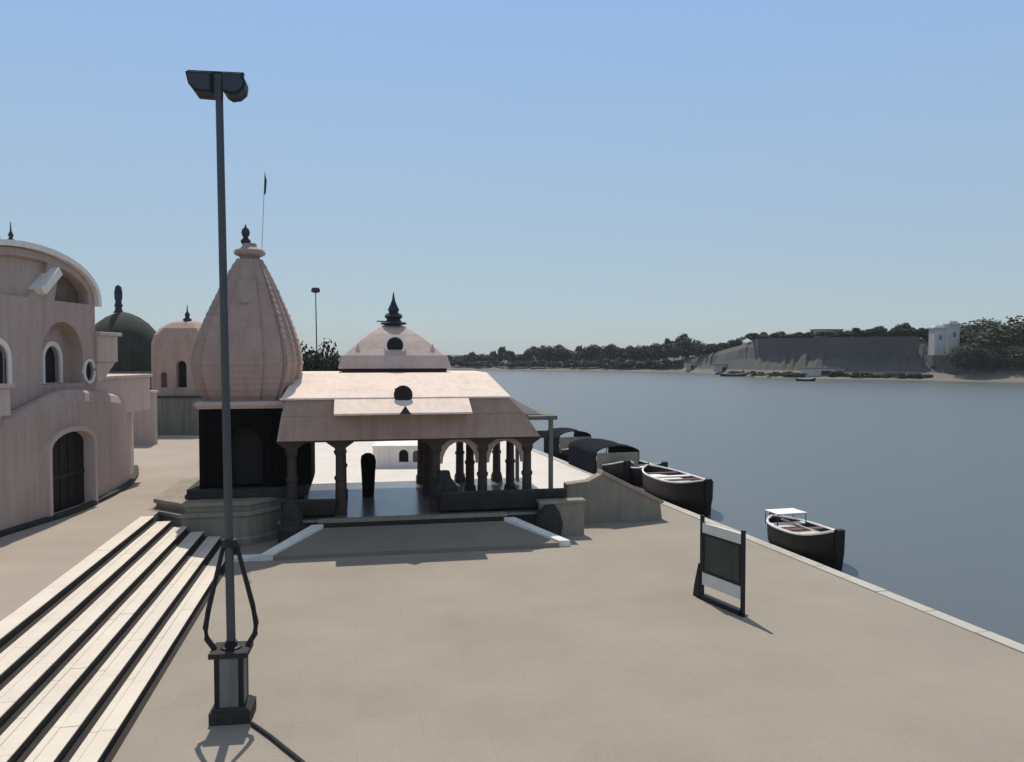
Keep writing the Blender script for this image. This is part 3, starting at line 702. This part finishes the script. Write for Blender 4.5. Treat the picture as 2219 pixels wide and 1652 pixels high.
# distant lamp mast
lm = thing('lamp_mast', 'thin distant lamp mast rising behind the pavilion roof', 'lamp post', (tx(688)*82, 82, 0))
MB().tube([(0, 0, 0), (-.15, 0, 13.4)], [.09, .05], 8).build('pole', M['galv'], lm)
MB().lathe([(.1, 0), (.42, .08), (.46, .3), (.38, .5), (.1, .62)], 12, (-.15, 0, 13.3)).build('lamp_head', M['slate'], lm)

# ------------------------------------------------------------------ far bank
SH = [(-300, 520), (300, 500), (700, 460), (990, 430), (1120, 412), (1250, 400), (1350, 385), (1480, 368), (1560, 325), (1640, 285), (1750, 266), (1900, 256), (2000, 250), (2080, 240), (2219, 231), (2500, 205), (2900, 180), (3600, 150)]
def shore(x):
    for (x0, d0), (x1, d1) in zip(SH, SH[1:]):
        if x0 <= x <= x1: return .92*(d0+(d1-d0)*(x-x0)/(x1-x0))
    return .92*SH[-1][1]
def blend(tab, x):
    if x <= tab[0][0]: return tab[0][1]
    for (x0, d0), (x1, d1) in zip(tab, tab[1:]):
        if x0 <= x <= x1: return d0+(d1-d0)*(x-x0)/(x1-x0)
    return tab[-1][1]
HB = [(900, 1.0), (1300, 1.5), (1400, 2.5), (1480, 5.0), (1560, 8.5), (1620, 11.5), (1700, 12.2), (1990, 12.2), (2060, 7.5), (2120, 5.0), (3600, 5.0)]
random.seed(3)
xs = []; x = -300
while x < 3600:
    xs.append(x); x += 9 if 1300 < x < 2300 else 40
b = MB(); rows = []
for x in xs:
    D = shore(x); h = blend(HB, x)
    prof = [(0, -.8), (1.2, -.1), (6, .5+random.uniform(-.1, .1)), (9, .6+h*.12), (13+random.uniform(-1, 1), h*.5+random.uniform(-.3, .3)), (16+random.uniform(-1.5, 1.5), h*.85), (20, h+random.uniform(-.3, .3)), (60, h+1), (240, h+2), (650, h+6)]
    r = []
    for off, z in prof:
        dd = D+off; r.append((tx(x)*dd, dd, z))
    rows.append(r)
nP = len(rows[0])
vs = [p for r in rows for p in r]; fs = []; mis = []
for i in range(len(rows)-1):
    for j in range(nP-1):
        fs.append((i*nP+j, (i+1)*nP+j, (i+1)*nP+j+1, i*nP+j+1))
        hh = blend(HB, xs[i])
        mis.append(2 if (j < 3 or xs[i] > 2070 and j < 4) else (1 if hh > 3.5 else 0))
b.v = vs; b.f = fs; b.mi = mis
tag(b.build('far_bank', [M['earth'], M['bluff'], M['sand']]), kind='structure')

# ------------------------------------------------------------------ trees
def crown_mesh(name, nclump, nleaf, size, seed, m, flat=1.0):
    rnd = random.Random(seed); mb = MB(); cl = []
    for k in range(nclump):
        th = rnd.uniform(0, 6.283); zz = rnd.uniform(-.75, 1); rr = math.sqrt(max(0, 1-zz*zz))*rnd.uniform(.45, 1)
        cl.append((Vector((math.cos(th)*rr*.72, math.sin(th)*rr*.72, zz*.62*flat)), rnd.uniform(.22, .42)))
    for k in range(nleaf):
        c, r = rnd.choice(cl)
        d = Vector((rnd.gauss(0, 1), rnd.gauss(0, 1), rnd.gauss(0, 1))); d.normalize()
        p = c+d*r*rnd.uniform(.55, 1.05)
        nrm = (d+Vector((rnd.gauss(0, .5), rnd.gauss(0, .5), rnd.gauss(0, .5)))).normalized()
        u = nrm.orthogonal().normalized(); v = nrm.cross(u); a = rnd.uniform(0, 6.283)
        u, v = u*math.cos(a)+v*math.sin(a), v*math.cos(a)-u*math.sin(a)
        s = size*rnd.uniform(.6, 1.3)
        mb.add([p-u*s, p-v*s*.55, p+u*s, p+v*s*.55], [(0, 1, 2, 3)])
    me = bpy.data.meshes.new(name); me.from_pydata(mb.v, [], mb.f); me.materials.append(m); return me
CR = [crown_mesh('crown', 13, 1500, .095, 11, M['leaf']), crown_mesh('crown', 9, 1300, .10, 12, M['leaf'], 1.1), crown_mesh('crown', 16, 1600, .09, 13, M['leaf'], .85)]
CR2 = [crown_mesh('crown', 30, 9000, .05, 21, M['leaf2'], .8), crown_mesh('crown', 18, 3000, .065, 22, M['leaf'], .95)]
def trunk_mesh():
    mb = MB(); mb.tube([(0, 0, 0), (.05, 0, .5), (-.03, .03, 1.0)], [.11, .075, .05], 8)
    for a in range(4):
        an = a*1.6+.4; mb.tube([(0, .01, .55+.08*a), (.35*math.cos(an), .35*math.sin(an), .95+.05*a), (.6*math.cos(an), .6*math.sin(an), 1.35)], [.045, .03, .012], 6)
    o = mb.build('trunk', M['bark']); me = o.data; bpy.data.objects.remove(o); return me
TR = trunk_mesh()
def tree(label, loc, H, Wd, group=None, cr=None, low=.12, name='tree'):
    t = thing(name, label, 'tree', loc, random.uniform(0, 6.28), group)
    c = bpy.data.objects.new('crown', cr or random.choice(CR)); C.objects.link(c); c.parent = t
    hc = H*(1-low); c.location = (0, 0, H*low+hc*.48); c.scale = (Wd/2/.85, Wd/2/.85*random.uniform(.9, 1.1), hc/2/.85)
    k = bpy.data.objects.new('trunk', TR); C.objects.link(k); k.parent = t
    th = H*(low+.32); k.scale = (max(.8, H*.22), max(.8, H*.22), th); return t
random.seed(21)
sky_line = [(960, 772), (1000, 766), (1035, 760), (1060, 762), (1095, 749), (1120, 763), (1150, 753), (1175, 742), (1200, 741), (1228, 757), (1260, 748), (1290, 742), (1320, 746), (1350, 750), (1380, 744), (1420, 738), (1450, 733), (1480, 722), (1510, 733), (1545, 742), (1580, 733), (1605, 724), (1640, 730)]
x = 955
while x < 1600:
    D = shore(x)+random.uniform(17, 30); zb = blend(HB, x)*.8
    yt = blend(sky_line, x)+random.uniform(-2, 5)
    zt = 7+(770-yt)*.4615*D/804
    hgt = max(4.5, zt-zb)
    lab = 'dark bushy tree in the long line along the far river bank'
    if x < 1130: lab = 'dark low tree on far bank just right of the pavilion roof'
    elif x > 1440: lab = 'dark rounded tree on the far bank where the bluff begins'
    grp = {'dark b': 'trees along the far bank', 'dark l': 'trees beside the pavilion roof', 'dark r': 'trees where the bluff begins'}[lab[:6]]
    tree(lab, (tx(x)*D, D, zb-.3), hgt, random.uniform(9, 14)*(.9 if x < 1500 else .75), grp, low=.04)
    x += random.uniform(13, 20)
# shrubs along the water line of the far bank
x = 1000
while x < 1480:
    D = shore(x)+random.uniform(9, 13); zb = .5
    tree('low dark bush at the foot of the far bank trees', (tx(x)*D, D, zb), random.uniform(3.2, 5.5), random.uniform(7, 11), 'bushes at the foot of the far bank trees', low=.0, name='bush')
    x += random.uniform(16, 24)
x = 1625
while x < 2020:
    D = shore(x)+random.uniform(19, 23); zb = blend(HB, x)
    tree('small dark shrub along the flat top of the bluff', (tx(x)*D, D, zb-.2), random.uniform(2.2, 3.8), random.uniform(5, 8), 'shrubs on top of the bluff', low=.0, name='bush')
    x += random.uniform(11, 16)
for x, yt, w in [(1868, 727, 6), (1885, 716, 6.5), (1902, 708, 7), (1922, 716, 6), (1940, 712, 6), (1956, 701, 6.5), (1975, 714, 6), (1993, 711, 6), (2012, 713, 5)]:
    D = shore(x)+22; zt = 7+(770-yt)*.4615*D/804
    tree('dark tree on the bluff left of the white towers', (tx(x)*D, D, blend(HB, x)-.3), max(3, zt-blend(HB, x)+.3), w, 'trees on the bluff by the white towers', low=.05)
x = 1590
while x < 2000:
    D = shore(x)+random.uniform(4, 7)
    if not 1745 < x < 1800: tree('low scrub bush on the shore below the bluff', (tx(x)*D, D, -.2), random.uniform(1.2, 2.2), random.uniform(4, 7), 'bushes below the bluff', low=.0, name='bush')
    x += random.uniform(10, 22)
D = 241
tree('very large domed dark green tree right of the white towers', (tx(2140)*D, D, 3.5), 7+(770-686)*.4615*D/804-3.5, 26, cr=CR2[0], low=.05)
tree('broad dark tree at the right end of the far bank', (tx(2235)*238, 238, 3.5), 15.5, 20, cr=CR2[1], low=.05)
tree('olive bush below the large domed tree', (tx(2105)*230, 230, 3.0), 8, 12, cr=CR2[0], low=0, name='bush')
tree('dark green bush under the right edge of the large domed tree', (tx(2185)*231, 231, 3.0), 7, 15, cr=CR2[0], low=0, name='bush')
for x, yt, D, w, l in [(655, 742, 74, 4.6, 'dark tree close behind the spire temple shoulder'), (692, 738, 79, 5.0, 'dark tree below the distant lamp mast'), (725, 757, 76, 4.2, 'dark low tree touching the pavilion upper roof')]:
    tree(l, (tx(x)*D, D, 0), 7+(770-yt)*.4615*D/804, w, cr=CR2[1], low=.06)
tree('dark tree seen low behind the pavilion roof', (tx(780)*84, 84, 0), 6.6, 6, cr=CR2[1], low=.05)

# white towers and small buildings on the far bank
D = shore(2046)+15
wt = thing('white_towers', 'pair of white towers standing on the far bank beside large tree', 'tower', (tx(2046)*D, D, 5.2))
for k, (xo, r, h) in enumerate([(-2.3, 1.75, 10.6), (1.9, 1.6, 11.9)]):
    b = MB(); b.frustum((xo-r, xo+r, -r, r), 0, (xo-r*.96, xo+r*.96, -r*.96, r*.96), h*.9); b.box(xo-r*1.08, xo+r*1.08, -r*1.08, r*1.08, h*.9, h*.94); b.frustum((xo-r*.9, xo+r*.9, -r*.9, r*.9), h*.94, (xo-r*.6, xo+r*.6, -r*.6, r*.6), h)
    tw = b.build('tower', M['palewall'], wt)
    MB().box(xo-.35, xo+.35, -r-.06, -r*.9, h*.60, h*.72).build('window', M['greywall'], tw)
b = MB(); b.box(-4.6, 4.2, -1.9, 3, -1.5, 1.8); b.build('base', M['greywall'], wt)
def hut(label, x, D, z, w, h, m='palewall', dp=4):
    t = thing('small_building', label, 'building', (tx(x)*D, D, z))
    MB().box(-w/2, w/2, 0, dp, 0, h).build('wall', M[m], t)
    MB().box(-w/2-.3, w/2+.3, -.3, dp+.3, h, h+.25).build('roof', M['greywall'], t)
    MB().box(-w*.12, w*.12, -.05, .1, .0, h*.7).build('door', M['void'], t)
    MB().box(w*.22, w*.36, -.05, .1, h*.4, h*.75).build('window', M['void'], t)
    return t
hut('flat roofed grey building on top of the bluff', 1795, shore(1795)+21, 12.0, 9, 3.2, 'pink2')
hut('small white hut on the shore where the bluff begins', 1500, shore(1500)+8, .5, 5, 3.2)
hut('wide low white building on the shore left of the bluff', 1570, shore(1570)+8, .5, 8, 2.8)
hut('long white shed on the shore at middle of the bluff', 1790, shore(1790)+7, .3, 13, 2.6)
# masonry ghat wall of the bluff
gw = thing('river_fort_wall', 'long grey flat topped masonry wall along the far bluff', 'wall', (0, 0, 0))
pts = [(1640, 7.0), (1700, 6.5), (1800, 6.0), (1900, 5.5), (1985, 6)]
b = MB()
for (x0, o0), (x1, o1) in zip(pts, pts[1:]):
    p0 = Vector((tx(x0)*(shore(x0)+o0+7), shore(x0)+o0+7)); p1 = Vector((tx(x1)*(shore(x1)+o1+7), shore(x1)+o1+7))
    b.prism([tuple(p0), tuple(p1), (p1.x+1, p1.y+9), (p0.x+1, p0.y+9)], 0, 12.6+.02*(x0-1640)/100)
b.build('wall_body', M['bluff'], gw)
for x, l in [(1745, 'small dark boat on the water below the far bluff'),]:
    bb = boat(l, 5, 1.6, .6, (tx(x)*226, 226), R(80), benches=2)
boat('dark boat moored against the far shore left of the small one', 9, 2.2, .8, (tx(1590)*276, 276), R(85), benches=2)

# ------------------------------------------------------------------ light, sky, camera
AZ, EL = R(13), R(58)      # sun is ahead and to the left
S = Vector((-math.sin(AZ)*math.cos(EL), math.cos(AZ)*math.cos(EL), math.sin(EL)))
sun = bpy.data.lights.new('sun', 'SUN'); sun.energy = 3.9; sun.angle = R(.53); sun.color = (1, .93, .82)
so = bpy.data.objects.new('sun', sun); C.objects.link(so); so.rotation_euler = S.to_track_quat('Z', 'Y').to_euler(); so.location = (0, 0, 60)
w = bpy.data.worlds.new('World'); scene.world = w; w.use_nodes = True
nt = w.node_tree; bg = nt.nodes['Background']
sk = nt.nodes.new('ShaderNodeTexSky'); sk.sky_type = 'NISHITA'; sk.sun_disc = False
sk.sun_elevation = EL; sk.sun_rotation = -AZ; sk.altitude = 100; sk.air_density = 1.0; sk.dust_density = .4; sk.ozone_density = 2.2
N_ = nt.nodes; tcw = N_.new('ShaderNodeTexCoord'); sep = N_.new('ShaderNodeSeparateXYZ')
nt.links.new(tcw.outputs['Generated'], sep.inputs[0])
rampw = N_.new('ShaderNodeValToRGB'); e = rampw.color_ramp.elements
stops = [(0.0, (.355, .445, .51)), (.10, (.365, .475, .57)), (.24, (.35, .50, .68)), (.41, (.30, .485, .79)), (.62, (.33, .42, .56)), (1.0, (.42, .45, .50))]
while len(e) < len(stops): e.new(.5)
for el, (p_, c_) in zip(e, stops): el.position = p_; el.color = (*c_, 1)
nt.links.new(sep.outputs['Z'], rampw.inputs['Fac'])
STR = .125
sc8 = N_.new('ShaderNodeVectorMath'); sc8.operation = 'SCALE'; sc8.inputs['Scale'].default_value = 1/STR
nt.links.new(rampw.outputs['Color'], sc8.inputs[0])
mxw = N_.new('ShaderNodeMixRGB'); mxw.inputs['Fac'].default_value = .80
nt.links.new(sk.outputs['Color'], mxw.inputs['Color1']); nt.links.new(sc8.outputs[0], mxw.inputs['Color2'])
nt.links.new(mxw.outputs['Color'], bg.inputs['Color']); bg.inputs['Strength'].default_value = STR

hz = MB().box(-1150, 1150, -200, 1300, -3.5, 19.5).build('haze', bpy.data.materials.new('haze_air'))
hm = hz.data.materials[0]; hm.use_nodes = True; hm.node_tree.nodes.clear()
ho = hm.node_tree.nodes.new('ShaderNodeOutputMaterial'); hv = hm.node_tree.nodes.new('ShaderNodeVolumePrincipled')
hv.inputs['Color'].default_value = (.80, .84, .90, 1); hv.inputs['Density'].default_value = .00018
hm.node_tree.links.new(hv.outputs['Volume'], ho.inputs['Volume'])
tag(hz, kind='stuff')

cam = bpy.data.cameras.new('camera'); co = bpy.data.objects.new('camera', cam); C.objects.link(co)
cam.sensor_width = 36; cam.lens = 28.27; cam.clip_end = 6000; cam.clip_start = .1
co.location = (0, 0, 7); co.rotation_euler = (R(90-1.85), 0, 0)
scene.camera = co
scene.view_settings.view_transform = 'Standard'; scene.view_settings.look = 'None'
scene.view_settings.exposure = 0; scene.view_settings.gamma = 1
scene.cycles.use_denoising = True
scene.cycles.max_bounces = 6
